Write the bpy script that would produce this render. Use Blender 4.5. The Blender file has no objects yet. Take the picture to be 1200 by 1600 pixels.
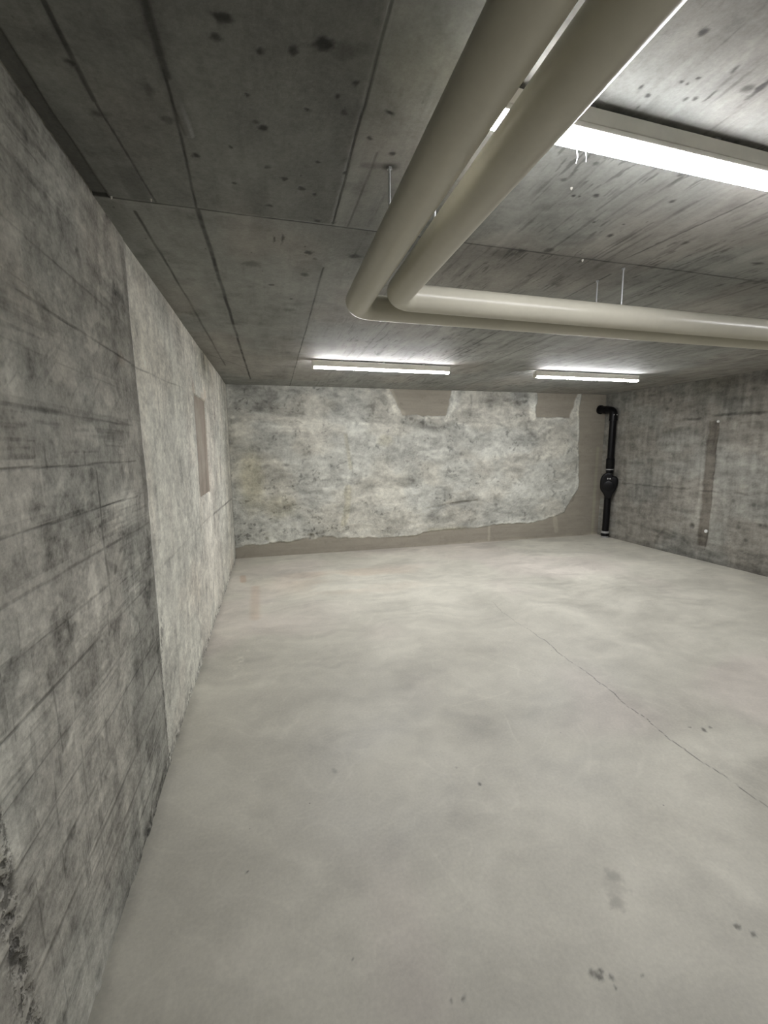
import bpy, bmesh, math
import numpy as np
from mathutils import Vector, Matrix

scene = bpy.context.scene
COL = scene.collection

# ------------------------------------------------------------------ room
HC = 1.6032            # camera height
XL = -0.580            # left wall
ZC = 2.5               # ceiling
YB0, YBS = 6.6795, 0.0098      # back wall: y = YB0 + YBS*x
XR0, XRS, YR1 = 5.762, -0.0295, 6.736   # right wall: x = XR0 + XRS*(y-YR1)
YN = -2.6             # wall behind the camera
back_y = lambda x: YB0 + YBS * x
right_x = lambda y: XR0 + XRS * (y - YR1)

# ------------------------------------------------------------------ numpy noise
def _hash(ix, iy, seed):
    h = (ix.astype(np.int64) * 374761393 + iy.astype(np.int64) * 668265263 + seed * 1442695041) & 0xffffffff
    h = ((h ^ (h >> 13)) * 1274126177) & 0xffffffff
    h = h ^ (h >> 16)
    return (h & 0xffffff) / float(0xffffff)

def vnoise(x, y, seed=0):
    ix, iy = np.floor(x), np.floor(y)
    fx, fy = x - ix, y - iy
    fx = fx * fx * (3 - 2 * fx); fy = fy * fy * (3 - 2 * fy)
    a = _hash(ix, iy, seed); b = _hash(ix + 1, iy, seed)
    c = _hash(ix, iy + 1, seed); d = _hash(ix + 1, iy + 1, seed)
    return (a * (1 - fx) + b * fx) * (1 - fy) + (c * (1 - fx) + d * fx) * fy

def fbm(x, y, sx, sy, octv=4, seed=0, gain=0.5):
    """fractal value noise, about -1..1; sx, sy = features per metre"""
    t = np.zeros_like(x); amp, tot = 1.0, 0.0
    for k in range(octv):
        t += amp * (vnoise(x * sx + 17.3 * k + 91, y * sy - 9.1 * k + 57, seed + k) * 2 - 1)
        tot += amp; amp *= gain; sx *= 2.03; sy *= 2.03
    return t / tot * 1.6

def sstep(a, b, v):
    t = np.clip((v - a) / (b - a), 0, 1)
    return t * t * (3 - 2 * t)

def segd(x, y, pts):
    """distance to a polyline"""
    best = np.full_like(x, 1e9)
    for (ax, ay), (bx, by) in zip(pts[:-1], pts[1:]):
        dx, dy = bx - ax, by - ay
        t = np.clip(((x - ax) * dx + (y - ay) * dy) / (dx * dx + dy * dy + 1e-12), 0, 1)
        best = np.minimum(best, np.hypot(x - ax - t * dx, y - ay - t * dy))
    return best

def line(x, y, pts, w, soft=None):
    soft = soft or w
    return 1 - sstep(w, w + soft, segd(x, y, pts))

def blob(x, y, cx, cy, rx, ry=None, soft=0.6):
    ry = ry or rx
    return 1 - sstep(1 - soft, 1 + soft * .5, np.hypot((x - cx) / rx, (y - cy) / ry))

def box(x, y, x0, x1, y0, y1, s):
    return sstep(x0 - s, x0 + s, x) * (1 - sstep(x1 - s, x1 + s, x)) * sstep(y0 - s, y0 + s, y) * (1 - sstep(y1 - s, y1 + s, y))

def warp(x, y, amt, sc, seed):
    return x + amt * fbm(x, y, sc, sc, 4, seed), y + amt * fbm(x, y, sc, sc, 4, seed + 50)
def marks_np(x, y, lines, spots, lw=.004, lsc=5, sw=.005, ssc=45, seed=200):
    m = np.zeros_like(x)
    wx, wy = warp(x, y, lw, lsc, seed)
    brk = .62 + .38 * sstep(-.6, .3, fbm(x, y, 7, 7, 4, seed + 9))
    for (x0, y0, x1, y1, w, soft, k) in lines:
        m = np.maximum(m, k * brk * (1 - sstep(w, w + soft, segd(wx, wy, [(x0, y0), (x1, y1)]))))
    sx, sy = warp(x, y, sw, ssc, seed + 3)
    rag_ = 1 + .35 * fbm(x, y, 60, 60, 3, seed + 7)
    for sp in spots:
        cx, cy, r = sp[:3]; k = sp[3] if len(sp) > 3 else .85; ry = sp[4] if len(sp) > 4 else r
        m = np.maximum(m, k * (1 - sstep(.30, 1.15, rag_ * np.hypot((sx - cx) / r, (sy - cy) / ry))))
    return m

# ------------------------------------------------------------------ slab with a worked front face
def slab(name, us, vs, fpos, normal, thick, disp, masks, mat, label=None):
    U, V = np.meshgrid(us, vs, indexing='ij')
    nu, nv = U.shape
    X, Y, Z = fpos(U, V)
    n = np.array(normal, float)
    D = disp(U, V)
    co = np.stack([X + n[0] * D, Y + n[1] * D, Z + n[2] * D], -1).reshape(-1, 3)
    idx = np.arange(nu * nv).reshape(nu, nv)
    a, b, c, d = idx[:-1, :-1], idx[1:, :-1], idx[1:, 1:], idx[:-1, 1:]
    quads = np.stack([a, b, c, d], -1).reshape(-1, 4)
    border = np.concatenate([idx[:, 0], idx[-1, 1:], idx[-2::-1, -1], idx[0, -2:0:-1]])
    B0 = np.stack([X, Y, Z], -1).reshape(-1, 3)[border] - n * thick
    nb = len(border); base = nu * nv
    co = np.concatenate([co, B0])
    j = np.arange(nb); k = (j + 1) % nb
    sk = np.stack([border[k], border[j], base + j, base + k], -1)
    p0, p1, p3 = co[quads[0, 0]], co[quads[0, 1]], co[quads[0, 3]]
    if np.dot(np.cross(p1 - p0, p3 - p0), n) < 0:
        quads = quads[:, ::-1]; sk = sk[:, ::-1]
    loops = np.concatenate([quads.ravel(), sk.ravel(), base + j]).astype(np.int32)
    nq = len(quads) + len(sk)
    starts = np.concatenate([np.arange(nq) * 4, [nq * 4]]).astype(np.int32)
    tots = np.concatenate([np.full(nq, 4), [nb]]).astype(np.int32)
    me = bpy.data.meshes.new(name)
    me.vertices.add(len(co)); me.vertices.foreach_set('co', co.astype(np.float32).ravel())
    me.loops.add(len(loops)); me.loops.foreach_set('vertex_index', loops)
    me.polygons.add(nq + 1)
    me.polygons.foreach_set('loop_start', starts); me.polygons.foreach_set('loop_total', tots)
    sm = np.zeros(nq + 1, bool); sm[:len(quads)] = True
    me.polygons.foreach_set('use_smooth', sm)
    me.update(calc_edges=True); me.validate()
    M = masks(U, V)
    full = np.zeros((len(co), 4), np.float32)
    for q in range(4):
        if q < len(M): full[:nu * nv, q] = np.clip(M[q], -1, 2).ravel()
    at = me.attributes.new('wear', 'FLOAT_COLOR', 'POINT')
    at.data.foreach_set('color', full.ravel())
    for q, nm in ((4, 'marks'), (5, 'tone'), (6, 'hue')):
        if len(M) > q:
            mk = np.zeros(len(co), np.float32); mk[:nu * nv] = M[q].ravel()
            at = me.attributes.new(nm, 'FLOAT', 'POINT'); at.data.foreach_set('value', mk)
    me.materials.append(mat)
    o = bpy.data.objects.new(name, me); COL.objects.link(o)
    o['kind'] = 'structure'
    if label: o['label'] = label
    return o

# ------------------------------------------------------------------ node helper
class NT:
    def __init__(s, name):
        s.m = bpy.data.materials.new(name); s.m.use_nodes = True
        s.t = s.m.node_tree; s.t.nodes.clear()
        s.out = s.n('ShaderNodeOutputMaterial')
    def n(s, typ, **kw):
        nd = s.t.nodes.new(typ)
        for k, v in kw.items(): setattr(nd, k, v)
        return nd
    def put(s, sock, v):
        if isinstance(v, bpy.types.NodeSocket): s.t.links.new(v, sock)
        else:
            if sock.type == 'RGBA' and len(v) == 3: v = (*v, 1)
            sock.default_value = v
    def math(s, op, a, b=0.0, clamp=False, c=0.0):
        nd = s.n('ShaderNodeMath', operation=op, use_clamp=clamp)
        s.put(nd.inputs[0], a); s.put(nd.inputs[1], b); s.put(nd.inputs[2], c)
        return nd.outputs[0]
    def add(s, a, b): return s.math('ADD', a, b)
    def mul(s, a, b): return s.math('MULTIPLY', a, b)
    def vm(s, op, a, b=(0, 0, 0), out=0):
        nd = s.n('ShaderNodeVectorMath', operation=op)
        s.put(nd.inputs[0], a); s.put(nd.inputs[1], b)
        return nd.outputs['Value'] if op in ('LENGTH', 'DOT_PRODUCT', 'DISTANCE') else nd.outputs[0]
    def pos(s):
        return s.n('ShaderNodeTexCoord').outputs['Object']
    def noise(s, vec, scale=1.0, detail=4, rough=.55, stretch=None, dist=0.0, off=None, col=False):
        if stretch: vec = s.vm('MULTIPLY', vec, stretch)
        if off: vec = s.vm('ADD', vec, off)
        nd = s.n('ShaderNodeTexNoise')
        s.put(nd.inputs['Vector'], vec); nd.inputs['Scale'].default_value = scale
        nd.inputs['Detail'].default_value = detail; nd.inputs['Roughness'].default_value = rough
        nd.inputs['Distortion'].default_value = dist
        return nd.outputs['Color' if col else 'Fac']
    def voro(s, vec, scale, feat='F1', stretch=None, rnd=1.0, col=False):
        if stretch: vec = s.vm('MULTIPLY', vec, stretch)
        nd = s.n('ShaderNodeTexVoronoi', feature=feat)
        s.put(nd.inputs['Vector'], vec); nd.inputs['Scale'].default_value = scale
        nd.inputs['Randomness'].default_value = rnd
        return (nd.outputs['Distance'], nd.outputs['Color']) if col else nd.outputs['Distance']
    def mr(s, v, a, b, c=0.0, d=1.0, smooth=True):
        nd = s.n('ShaderNodeMapRange', interpolation_type='SMOOTHSTEP' if smooth else 'LINEAR')
        s.put(nd.inputs[0], v)
        for i, q in enumerate((a, b, c, d)): s.put(nd.inputs[i + 1], q)
        return nd.outputs[0]
    def mix(s, f, a, b, mode='MIX'):
        nd = s.n('ShaderNodeMix', data_type='RGBA', blend_type=mode)
        s.put(nd.inputs[0], f); s.put(nd.inputs[6], a); s.put(nd.inputs[7], b)
        return nd.outputs[2]
    def scale(s, colr, f):
        nd = s.n('ShaderNodeVectorMath', operation='SCALE')
        s.put(nd.inputs[0], colr); s.put(nd.inputs[3], f)
        return nd.outputs[0]
    def seg(s, P, a, b, w, soft):
        a, b = Vector(a), Vector(b); ba = b - a
        pa = s.vm('SUBTRACT', P, tuple(a))
        h = s.math('MULTIPLY', s.vm('DOT_PRODUCT', pa, tuple(ba)), 1 / ba.length_squared, clamp=True)
        nd = s.n('ShaderNodeVectorMath', operation='SCALE'); nd.inputs[0].default_value = tuple(ba); s.put(nd.inputs[3], h)
        d = s.vm('LENGTH', s.vm('SUBTRACT', pa, nd.outputs[0]))
        return s.mr(d, w, w + soft, 1.0, 0.0)
    def segs(s, P, L):
        acc = None
        for (a, b, w, soft, k) in L:
            v = s.mul(s.seg(P, a, b, w, soft), k)
            acc = v if acc is None else s.math('MAXIMUM', acc, v)
        return acc
    def spots(s, P, L):
        acc = None
        for (c, r, k) in L:          # c centre, r radii (3), k strength
            nd = s.n('ShaderNodeVectorMath', operation='MULTIPLY_ADD')
            s.put(nd.inputs[0], P)
            nd.inputs[1].default_value = tuple(1 / q for q in r)
            nd.inputs[2].default_value = tuple(-cc / q for cc, q in zip(c, r))
            v = s.mr(s.vm('LENGTH', nd.outputs[0]), .45, 1.15, k, 0.0)
            acc = v if acc is None else s.math('MAXIMUM', acc, v)
        return acc
    def wear(s):
        a = s.n('ShaderNodeAttribute', attribute_name='wear')
        sp = s.n('ShaderNodeSeparateColor'); s.t.links.new(a.outputs['Color'], sp.inputs[0])
        return sp.outputs[0], sp.outputs[1], sp.outputs[2], a.outputs['Alpha']
    def at(s, name):
        return s.n('ShaderNodeAttribute', attribute_name=name).outputs['Fac']
    def done(s, color, rough, height=None, dist=.01, strength=1.0, spec=.4, coat=0.0):
        b = s.n('ShaderNodeBsdfPrincipled')
        s.put(b.inputs['Base Color'], color); s.put(b.inputs['Roughness'], rough)
        b.inputs['Specular IOR Level'].default_value = spec
        b.inputs['Coat Weight'].default_value = coat
        if height is not None:
            bp = s.n('ShaderNodeBump'); bp.inputs['Distance'].default_value = dist
            bp.inputs['Strength'].default_value = strength
            s.put(bp.inputs['Height'], height); s.t.links.new(bp.outputs[0], b.inputs['Normal'])
        s.t.links.new(b.outputs[0], s.out.inputs[0])
        return s.m

def plain(name, color, rough=.5, metal=0.0, spec=.5, var=.06):
    s = NT(name); P = s.pos()
    f = s.mr(s.noise(P, 9, 4), .3, .7, 1 - var, 1 + var)
    m = s.done(s.scale(color, f), rough, spec=spec)
    m.node_tree.nodes['Principled BSDF'].inputs['Metallic'].default_value = metal
    return m

# ------------------------------------------------------------------ concrete materials
# every surface: numpy bakes its wear and some painted light and shade into mesh attributes (wear RGBA, marks, tone, hue);
# the nodes turn them into colour and relief and add the finest grain
def pitfield(s, P, scale, r0, r1, lo, hi, stretch=None):
    vd, vc = s.voro(P, scale, col=True, stretch=stretch)
    sz = s.n('ShaderNodeSeparateColor'); s.t.links.new(vc, sz.inputs[0])
    return s.mul(s.mr(vd, r0, r1, 1, 0), s.mr(sz.outputs[0], lo, hi))
def mat_ceiling():
    s = NT('ceiling_concrete'); P = s.pos()
    R, G, B, A = s.wear()
    pits = pitfield(s, P, 21, .02, .13, .70, .80, (1, .6, 1))
    fine = s.noise(P, 75, 3, .7)
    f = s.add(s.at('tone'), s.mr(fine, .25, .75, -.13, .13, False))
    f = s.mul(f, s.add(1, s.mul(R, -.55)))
    f = s.mul(f, s.add(1, s.mul(G, .35)))
    dark = s.math('MAXIMUM', s.at('marks'), s.mul(pits, .6))
    f = s.mul(f, s.math('SUBTRACT', 1, s.mul(dark, .78)))
    base = s.mix(s.at('hue'), (.285, .290, .272), (.310, .300, .276))
    hgt = s.add(s.mul(dark, -.35), s.add(s.mul(fine, .25), s.mul(s.at('tone'), .7)))
    return s.done(s.scale(base, f), .7, hgt, .004, .7, spec=.25)

# --- left wall
def mat_left():
    s = NT('board_marked_concrete'); P = s.pos()
    R, G, B, A = s.wear()      # R: pale section, G: dark stain and tone by height, B: warm stain, A: broken, pitted
    pits = pitfield(s, P, 24, .02, .13, .74, .84)
    fine = s.noise(P, 85, 3, .7)
    rag = s.mul(A, s.mr(s.noise(P, 30, 3, .7), .45, .60))
    f = s.add(s.at('tone'), s.mr(fine, .25, .75, -.17, .17, False))
    f = s.mul(f, s.add(1.14, s.mul(R, .74)))
    f = s.mul(f, s.add(1, s.mul(G, -.42)))
    dark = s.math('MAXIMUM', s.at('marks'), s.math('MAXIMUM', s.mul(pits, .6), s.mul(rag, .85)))
    f = s.mul(f, s.math('SUBTRACT', 1, s.mul(dark, .78)))
    base = s.mix(s.at('hue'), (.354, .352, .316), (.360, .350, .312))
    base = s.mix(s.mul(B, .7), base, (.37, .325, .27))
    hgt = s.add(s.mul(dark, -.9), s.add(s.mul(fine, .3), s.mul(s.at('tone'), .9)))
    return s.done(s.scale(base, f), .85, hgt, .006, .9, spec=.2)

# --- back and right wall: masks carry patches, nodes the grain
def mat_rough(name, c_cool, c_warm, c_mortar, c_olive):
    s = NT(name); P = s.pos()
    R, G, B, A = s.wear()      # R: smooth mortar, G: dark, B: pale crust, A: olive / brown
    fine = s.noise(P, 42, 3, .68)
    rough = s.math('SUBTRACT', 1, s.mul(R, .75))
    f = s.add(s.at('tone'), s.mul(rough, s.mr(fine, .28, .72, -.14, .14, False)))
    f = s.mul(f, s.add(1, s.mul(G, -.62)))
    f = s.mul(f, s.add(1, s.mul(B, .33)))
    base = s.mix(s.at('hue'), c_cool, c_warm)
    base = s.mix(R, base, c_mortar)
    base = s.mix(A, base, c_olive)
    hgt = s.add(s.mul(s.at('tone'), 1.4), s.add(s.mul(s.mul(fine, rough), .45), s.mul(G, -.5)))
    return s.done(s.scale(base, f), .88, hgt, .012, .8, spec=.2)

# --- floor
def mat_floor():
    s = NT('troweled_floor'); P = s.pos()
    R, G, B, A = s.wear()      # R: dirt at the wall, G: pale scrapes, B: warm stain, A: sheen
    fine = s.noise(P, 70, 3, .65)
    crumbs = pitfield(s, P, 8.5, .010, .048, .48, .62)
    f = s.add(s.at('tone'), s.mr(fine, .25, .75, -.075, .075, False))
    f = s.mul(f, s.add(1, s.mul(R, -.35)))
    f = s.add(f, s.mul(G, .20))
    dark = s.math('MAXIMUM', s.at('marks'), s.mul(crumbs, .75))
    f = s.mul(f, s.math('SUBTRACT', 1, s.mul(dark, .75)))
    base = s.mix(s.at('hue'), (.560, .544, .470), (.570, .534, .474))
    base = s.mix(s.mul(B, .6), base, (.50, .40, .31))
    hgt = s.add(s.mul(dark, -.4), s.add(s.mul(fine, .12), s.mul(s.at('tone'), .8)))
    return s.done(s.scale(base, f), s.mr(A, 0, 1, .40, .56), hgt, .003, .5, spec=.42)

M_CEIL, M_LEFT, M_FLOOR = mat_ceiling(), mat_left(), mat_floor()
M_BACK = mat_rough('patched_wall_concrete', (.555, .560, .510), (.57, .56, .495), (.37, .342, .285), (.47, .45, .34))
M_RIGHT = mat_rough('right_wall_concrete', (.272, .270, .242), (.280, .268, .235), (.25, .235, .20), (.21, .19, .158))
M_PLAIN = plain('rear_wall_concrete', (.22, .21, .19), .85, spec=.2)

# ------------------------------------------------------------------ setting
def axis(*segsx):
    out = []
    for a, b, st in segsx:
        n = max(1, int(round((b - a) / st))); out.append(np.linspace(a, b, n + 1)[:-1])
    out.append([segsx[-1][1]]); return np.concatenate(out)

L = lambda *a: a
def S(x, y, r, k=.85, ry=None): return (x, y, r, k, ry or r)
CRACK = [L(2.15, 4.05, 2.14, 3.3, .001, .003, .55), L(2.14, 3.3, 2.12, 2.42, .0012, .003, .9), L(2.12, 2.42, 2.06, 1.79, .0014, .003, 1), L(2.06, 1.79, 2.11, .9, .0016, .003, 1)]
FLOOR_SPOTS = [S(1.18, 1.18, .036, .38), S(1.12, 1.10, .038, .42), S(1.15, 1.14, .05, .2), S(.90, .93, .013, .9), S(.885, .945, .010, .8), S(.93, .92, .010, .8), S(.915, .945, .007, .9),
        S(.93, .895, .007, .8), S(1.03, .90, .009, .9, .005), S(2.32, 1.78, .02, .9), S(2.27, 1.82, .012, .7), S(2.38, 1.79, .014, .7), S(.9, 1.73, .011, .95), S(.84, 1.86, .007, .9),
        S(-.16, 1.55, .006, 1), S(.18, 1.16, .005, .7), S(.48, .98, .008, .8), S(.44, .985, .007, .6), S(1.48, .90, .012, .8), S(1.45, .93, .010, .8), S(.24, 2.0, .02, .35)]
PALE = [S(-.30, 3.37, .04, .8, .10), S(-.34, 3.2, .03, .5, .12), S(-.25, 3.5, .02, .5, .05), S(.195, 1.18, .005, 1), S(-.05, 4.6, .05, .6, .04)]
SCRAPES = [L(1.02, 2.35, 1.45, 2.42, .001, .004, .6), L(1.45, 3.0, 1.75, 2.55, .001, .006, .6), L(1.3, 2.2, 1.25, 1.95, .001, .005, .5), L(.55, 1.5, .62, 1.25, .001, .006, .35), L(.2, 3.1, .6, 3.3, .001, .008, .3)]
# floor
def floor_mask(x, y):
    r = 1 - sstep(.0, .06, x - XL + .02 * fbm(x, y, 8, 8, 3, 5))
    warm = blob(x, y, .9, 5.3, 1.1, .7) * .7 * sstep(-.2, .6, fbm(x, y, 1.2, 2.4, 3, 8)) + line(x, y, [(-.42, 5.7), (-.40, 5.45)], .02, .03) * 1.4 + line(x, y, [(-.25, 5.2), (-.22, 4.2)], .015, .06) * .8
    wx, wy = warp(x, y, .22, 1.6, 300)
    cl = fbm(wx, wy, 1.1, 1.5, 4, 301)
    cl2 = fbm(wx, wy, 2.6, 4.4, 5, 302)
    wx2, wy2 = warp(x, y, .5, .9, 310)
    sw = fbm(wx2, wy2, 2.6, 3.4, 3, 303)
    veil = 1 - sstep(0, .09, np.abs(sw)); veil2 = 1 - sstep(0, .05, np.abs(fbm(wx2, wy2, 5, 8, 3, 304)))
    tone = 1.0 + .10 * cl + .115 * cl2 + .05 * veil + .035 * veil2 + .045 * fbm(x, y, 12, 12, 4, 305) + .07 * fbm(wx, wy, 3, 20, 4, 306) * sstep(2, 4, y)
    tone -= .10 * sstep(.35, .8, fbm(x + 3, y, 1.8, 2.8, 4, 307))
    g = np.maximum(marks_np(x, y, SCRAPES, [], .02, 3, seed=330), marks_np(x, y, [], PALE, seed=340) * sstep(-.3, .5, fbm(x, y, 30, 30, 2, 5)) * 1.5)
    hue = sstep(-.1, .6, fbm(x, y, .9, 1.0, 3, 308))
    mk = marks_np(x, y, CRACK, FLOOR_SPOTS, .030, 4, seed=320)
    return [r * .5, g, warm, .5 + .5 * cl2, mk, tone, hue]
slab('floor', axis((-.85, -.6, .05), (-.6, 2.6, .0065), (2.6, 6.1, .02)), axis((YN - .2, .8, .1), (.8, 2.6, .0065), (2.6, 6.95, .014)), lambda u, v: (u, v, 0 * u), (0, 0, 1), .2,
     lambda x, y: .004 * fbm(x, y, .8, .8, 3, 3), floor_mask, M_FLOOR, 'pale troweled concrete floor with a thin dark crack')

L = lambda *a: a
def S(x, y, r, k=.85, ry=None): return (x, y, r, k, ry or r)
CEIL_LINES = [

        L(-.60, 1.905, 1.0, 1.945, .0022, .005, 1), L(1.0, 1.945, 5.7, 2.09, .0022, .006, .9),
        L(.262, -1.1, .281, 1.91, .0018, .004, .95), L(.292, 2.35, .300, 6.7, .0018, .006, .85),
        L(-.226, -1.1, -.206, 1.30, .004, .010, .75), L(-.209, 1.28, -.232, 1.92, .0015, .005, .95),
        L(-.230, 1.92, -.222, 6.1, .004, .010, 1),
        L(-.43, -1.1, -.405, 1.42, .003, .006, .9), L(-.405, 1.42, -.372, 1.90, .0012, .004, .85),
        L(-.464, 1.99, -.447, 3.03, .0025, .006, .9), L(-.447, 3.03, -.444, 5.2, .003, .008, .6),
        L(.355, 1.45, .340, 1.93, .001, .005, .5), L(-.55, 4.62, -.229, 5.3, .003, .008, .5),
        L(1.795, 1.2, 1.70, 1.92, .0015, .005, .8), L(1.775, 2.10, 1.765, 4.5, .002, .006, .9),
        L(2.235, 2.02, 2.32, 4.6, .002, .008, .7), L(1.258, 1.2, 1.251, 1.58, .001, .005, .45),
        L(1.542, 1.6, 1.546, 2.05, .001, .005, .6), L(1.40, 3.9, 1.40, 5.3, .002, .008, .7),
        L(.86, 1.6, .87, 5.5, .001, .008, .45), L(3.1, 3, 3.16, 6.0, .002, .01, .5), L(2.72, 1.9, 2.78, 5.7, .002, .01, .5),
        L(3.9, 2.6, 3.95, 6.2, .002, .01, .5),
]
CEIL_SPOTS = [

        S(-.064, 1.108, .032, .95, .014), S(-.079, 1.159, .013), S(.011, 1.174, .013), S(.09, 1.153, .014), S(.155, 1.118, .034, 1, .022),
        S(.205, 1.12, .05, .4, .03), S(.24, 1.204, .010), S(.206, 1.259, .010), S(.227, 1.31, .011, .6), S(.35, 1.282, .017, 1, .010),
        S(.131, 1.324, .010), S(.017, 1.422, .017, 1), S(-.003, 1.40, .012, .6), S(-.018, 1.311, .008), S(-.079, 1.524, .011), S(-.185, 1.589, .013, 1, .010),
        S(-.085, 1.71, .016, .8, .010), S(.081, 1.648, .011), S(.141, 1.69, .014, .95), S(.188, 1.715, .011), S(.179, 1.536, .008),
        S(.026, 1.599, .012, .7), S(.274, 1.566, .012), S(.317, 1.392, .007), S(.401, 1.445, .011, .9), S(.033, 1.829, .016, .9, .012),
        S(.215, 1.895, .015, .8), S(.281, 1.9, .012, .7), S(.204, 2.20, .024, .95, .03), S(.24, 2.26, .02, .6), S(.208, 2.463, .03, .7), S(-.054, 2.384, .06, .5, .045),
        S(.04, 2.65, .018, .9), S(.153, 3.077, .06, .5, .05), S(.42, 2.185, .035, .9, .03), S(.051, 2.094, .006, .8, .04), S(.085, 2.086, .007, .8, .045),
        S(.156, 2.86, .012, .9), S(-.41, 1.309, .018, 1, .014), S(-.41, 1.471, .03, .6, .02),
        S(-.26, 1.35, .02, .5), S(-.24, 1.45, .02, .5),
        S(.959, .892, .012, 1), S(1.24, .975, .012, 1, .045), S(1.215, .990, .02, .8, .02), S(1.143, 1.036, .006, .9, .024), S(1.111, 1.049, .009, .9), S(1.09, 1.06, .008, .8),
        S(.945, 1.049, .008, .9, .013), S(.986, 1.07, .008, .9), S(1.032, 1.015, .008, .9), S(1.053, 1.016, .006, .9), S(1.062, .994, .006, .9),
        S(1.124, .953, .006, .8, .016), S(1.096, 1.511, .009, .95), S(1.119, 1.506, .009, .95), S(1.175, 1.488, .016, .95), S(1.001, 1.436, .012, .7),
        S(1.047, 1.337, .012, .6), S(1.369, 1.322, .014, .7), S(1.484, 1.458, .012, .8), S(1.452, 1.735, .016, .95), S(1.306, 1.653, .009, .8),
        S(1.437, 1.638, .008, .8), S(2.393, 1.815, .04, .8, .02), S(1.282, 1.92, .03, .8, .03), S(1.155, 1.95, .02, .9), S(1.84, 1.717, .02, .7)]
LEFT_LINES = [

        L(.0, 1.705, 2.14, 1.711, .0015, .004, .8), L(.0, 1.567, 2.14, 1.557, .0012, .003, 1), L(.0, 1.425, 2.12, 1.405, .0015, .003, .95),
        L(.0, 1.276, 2.25, 1.262, .002, .004, .8), L(0, 1.145, 1.9, 1.13, .001, .003, .5), L(.0, .995, 2.25, .990, .002, .004, .85),
        L(1.3, 1.988, 2.3, 1.977, .0015, .004, .8), L(0, 1.86, 2.1, 1.85, .001, .003, .45), L(1.0, 2.14, 2.2, 2.13, .001, .004, .5),
        L(.0, .85, 2.25, .84, .001, .003, .6), L(.0, .70, 2.25, .70, .0015, .004, .7), L(0, .57, 2.2, .57, .002, .006, .85), L(0, .40, 2.2, .40, .002, .008, .7),
        L(0, .27, 2.2, .27, .002, .008, .5), L(0, .13, 2.2, .13, .002, .008, .5),
        L(1.688, 1.53, 1.685, 1.29, .004, .005, .8), L(1.685, 1.29, 1.70, 1.0, .004, .010, .8), L(1.975, .88, 1.96, .6, .002, .004, .7), L(1.24, 1.0, 1.25, .8, .002, .003, .6),
        L(1.60, 1.60, 1.60, 1.56, .004, .004, .9), L(1.34, 1.62, 1.345, 1.56, .003, .003, .7),
        L(2.19, 1.971, 2.9, 2.0, .001, .005, .8), L(2.9, 2.0, 3.4, 2.03, .001, .005, .5), L(4.5, .975, 6.6, .905, .004, .012, .95), L(2.4, 1.0, 4.4, .985, .001, .012, .4),
        L(4.43, 2.5, 4.45, 2.1, .006, .012, .7), L(4.46, 1.2, 4.47, .1, .003, .012, .45),
        L(3.845, 2.07, 3.843, 1.17, .006, .01, .8)]  # last entry paints the shade along the recess's near edge
# ceiling
def ceil_disp(x, y):
    d = .0015 * fbm(x, y, 1.5, .8, 3, 11)
    strip = (1 - sstep(-.53, -.525, x + .004 * fbm(x, y, 3, 3, 2, 4))) * (1 - sstep(1.90, 1.905, y))
    board = np.where(y < 1.92, sstep(.268, .275, x) * .001, 0) + np.where(y > 1.92, .001, 0)
    ridge = line(x, y, [(-.226, -1), (-.206, 1.3), (-.19, 1.5)], .006, .01) * .006 * sstep(-.5, .5, fbm(x, y, 5, 9, 2, 3))
    return d - board * .8 + ridge - .010 * strip
def ceil_mask(x, y):
    strip = (1 - sstep(-.525, -.515, x + .008 * fbm(x, y, 3, 3, 2, 4))) * (1 - sstep(1.90, 1.91, y))
    r = strip * .75
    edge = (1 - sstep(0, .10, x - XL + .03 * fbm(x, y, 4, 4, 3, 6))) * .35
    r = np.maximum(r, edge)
    r += box(x, y, -.45, -.38, 1.70, 1.9, .01) * .4
    r += line(x, y, [(-.226, -1), (-.206, 1.3), (-.19, 1.5)], .012, .02) * .35
    r += sstep(.1, .9, fbm(x, y, 1.3, 2.0, 4, 21)) * .16
    r += box(x, y, -.55, -.22, 4.3, 4.9, .1) * .35 * sstep(0, .4, fbm(x, y, 6, 6, 3, 2))
    r += line(x, y, [(.43, 1.50), (.33, 1.52)], .004, .02) * .5 + blob(x, y, .411, 1.51, .025) * .7
    g = box(x, y, -.20, .26, 1.93, 3.2, .08) * .25
    rt = sstep(.35, .8, x)
    streak = fbm(x, y, 42, 4.0, 4, 401)
    smear = fbm(x, y, 11, 2.2, 5, 402)
    tone = 1 + .12 * fbm(x, y, 1.4, 1.2, 4, 403) + .12 * smear + .10 * fbm(x, y, 7, 7, 5, 404) + .08 * fbm(x, y, 26, 20, 3, 406)
    tone -= (.08 + .20 * rt) * sstep(.35, .85, streak)
    tone += .10 * rt * sstep(.3, .8, -streak)
    tone -= .18 * sstep(.35, .85, fbm(x, y, 4.5, 5.5, 5, 405))
    short = sstep(.50, .66, fbm(x, y, 70, 11, 3, 407)) * sstep(.0, .5, fbm(x, y, 4, 4, 3, 408)) * rt
    mk = np.maximum(marks_np(x, y, CEIL_LINES, CEIL_SPOTS, .003), short * .55)
    # board tone step, deepened to paint in the shade left of the pipes
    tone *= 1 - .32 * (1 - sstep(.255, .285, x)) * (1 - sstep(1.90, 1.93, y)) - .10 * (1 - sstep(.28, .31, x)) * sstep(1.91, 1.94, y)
    tone *= 1 + .26 * sstep(.27, .30, x) * (1 - sstep(1.91, 1.96, y)) * sstep(1.2, 1.5, y)  # lamplight beyond the near lamp painted in as a lighter tone
    hue = sstep(-.3, .5, fbm(x, y, 1.8, 1.4, 3, 409))
    return [r, g, 0 * x, 0 * x, mk, tone, hue]
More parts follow.
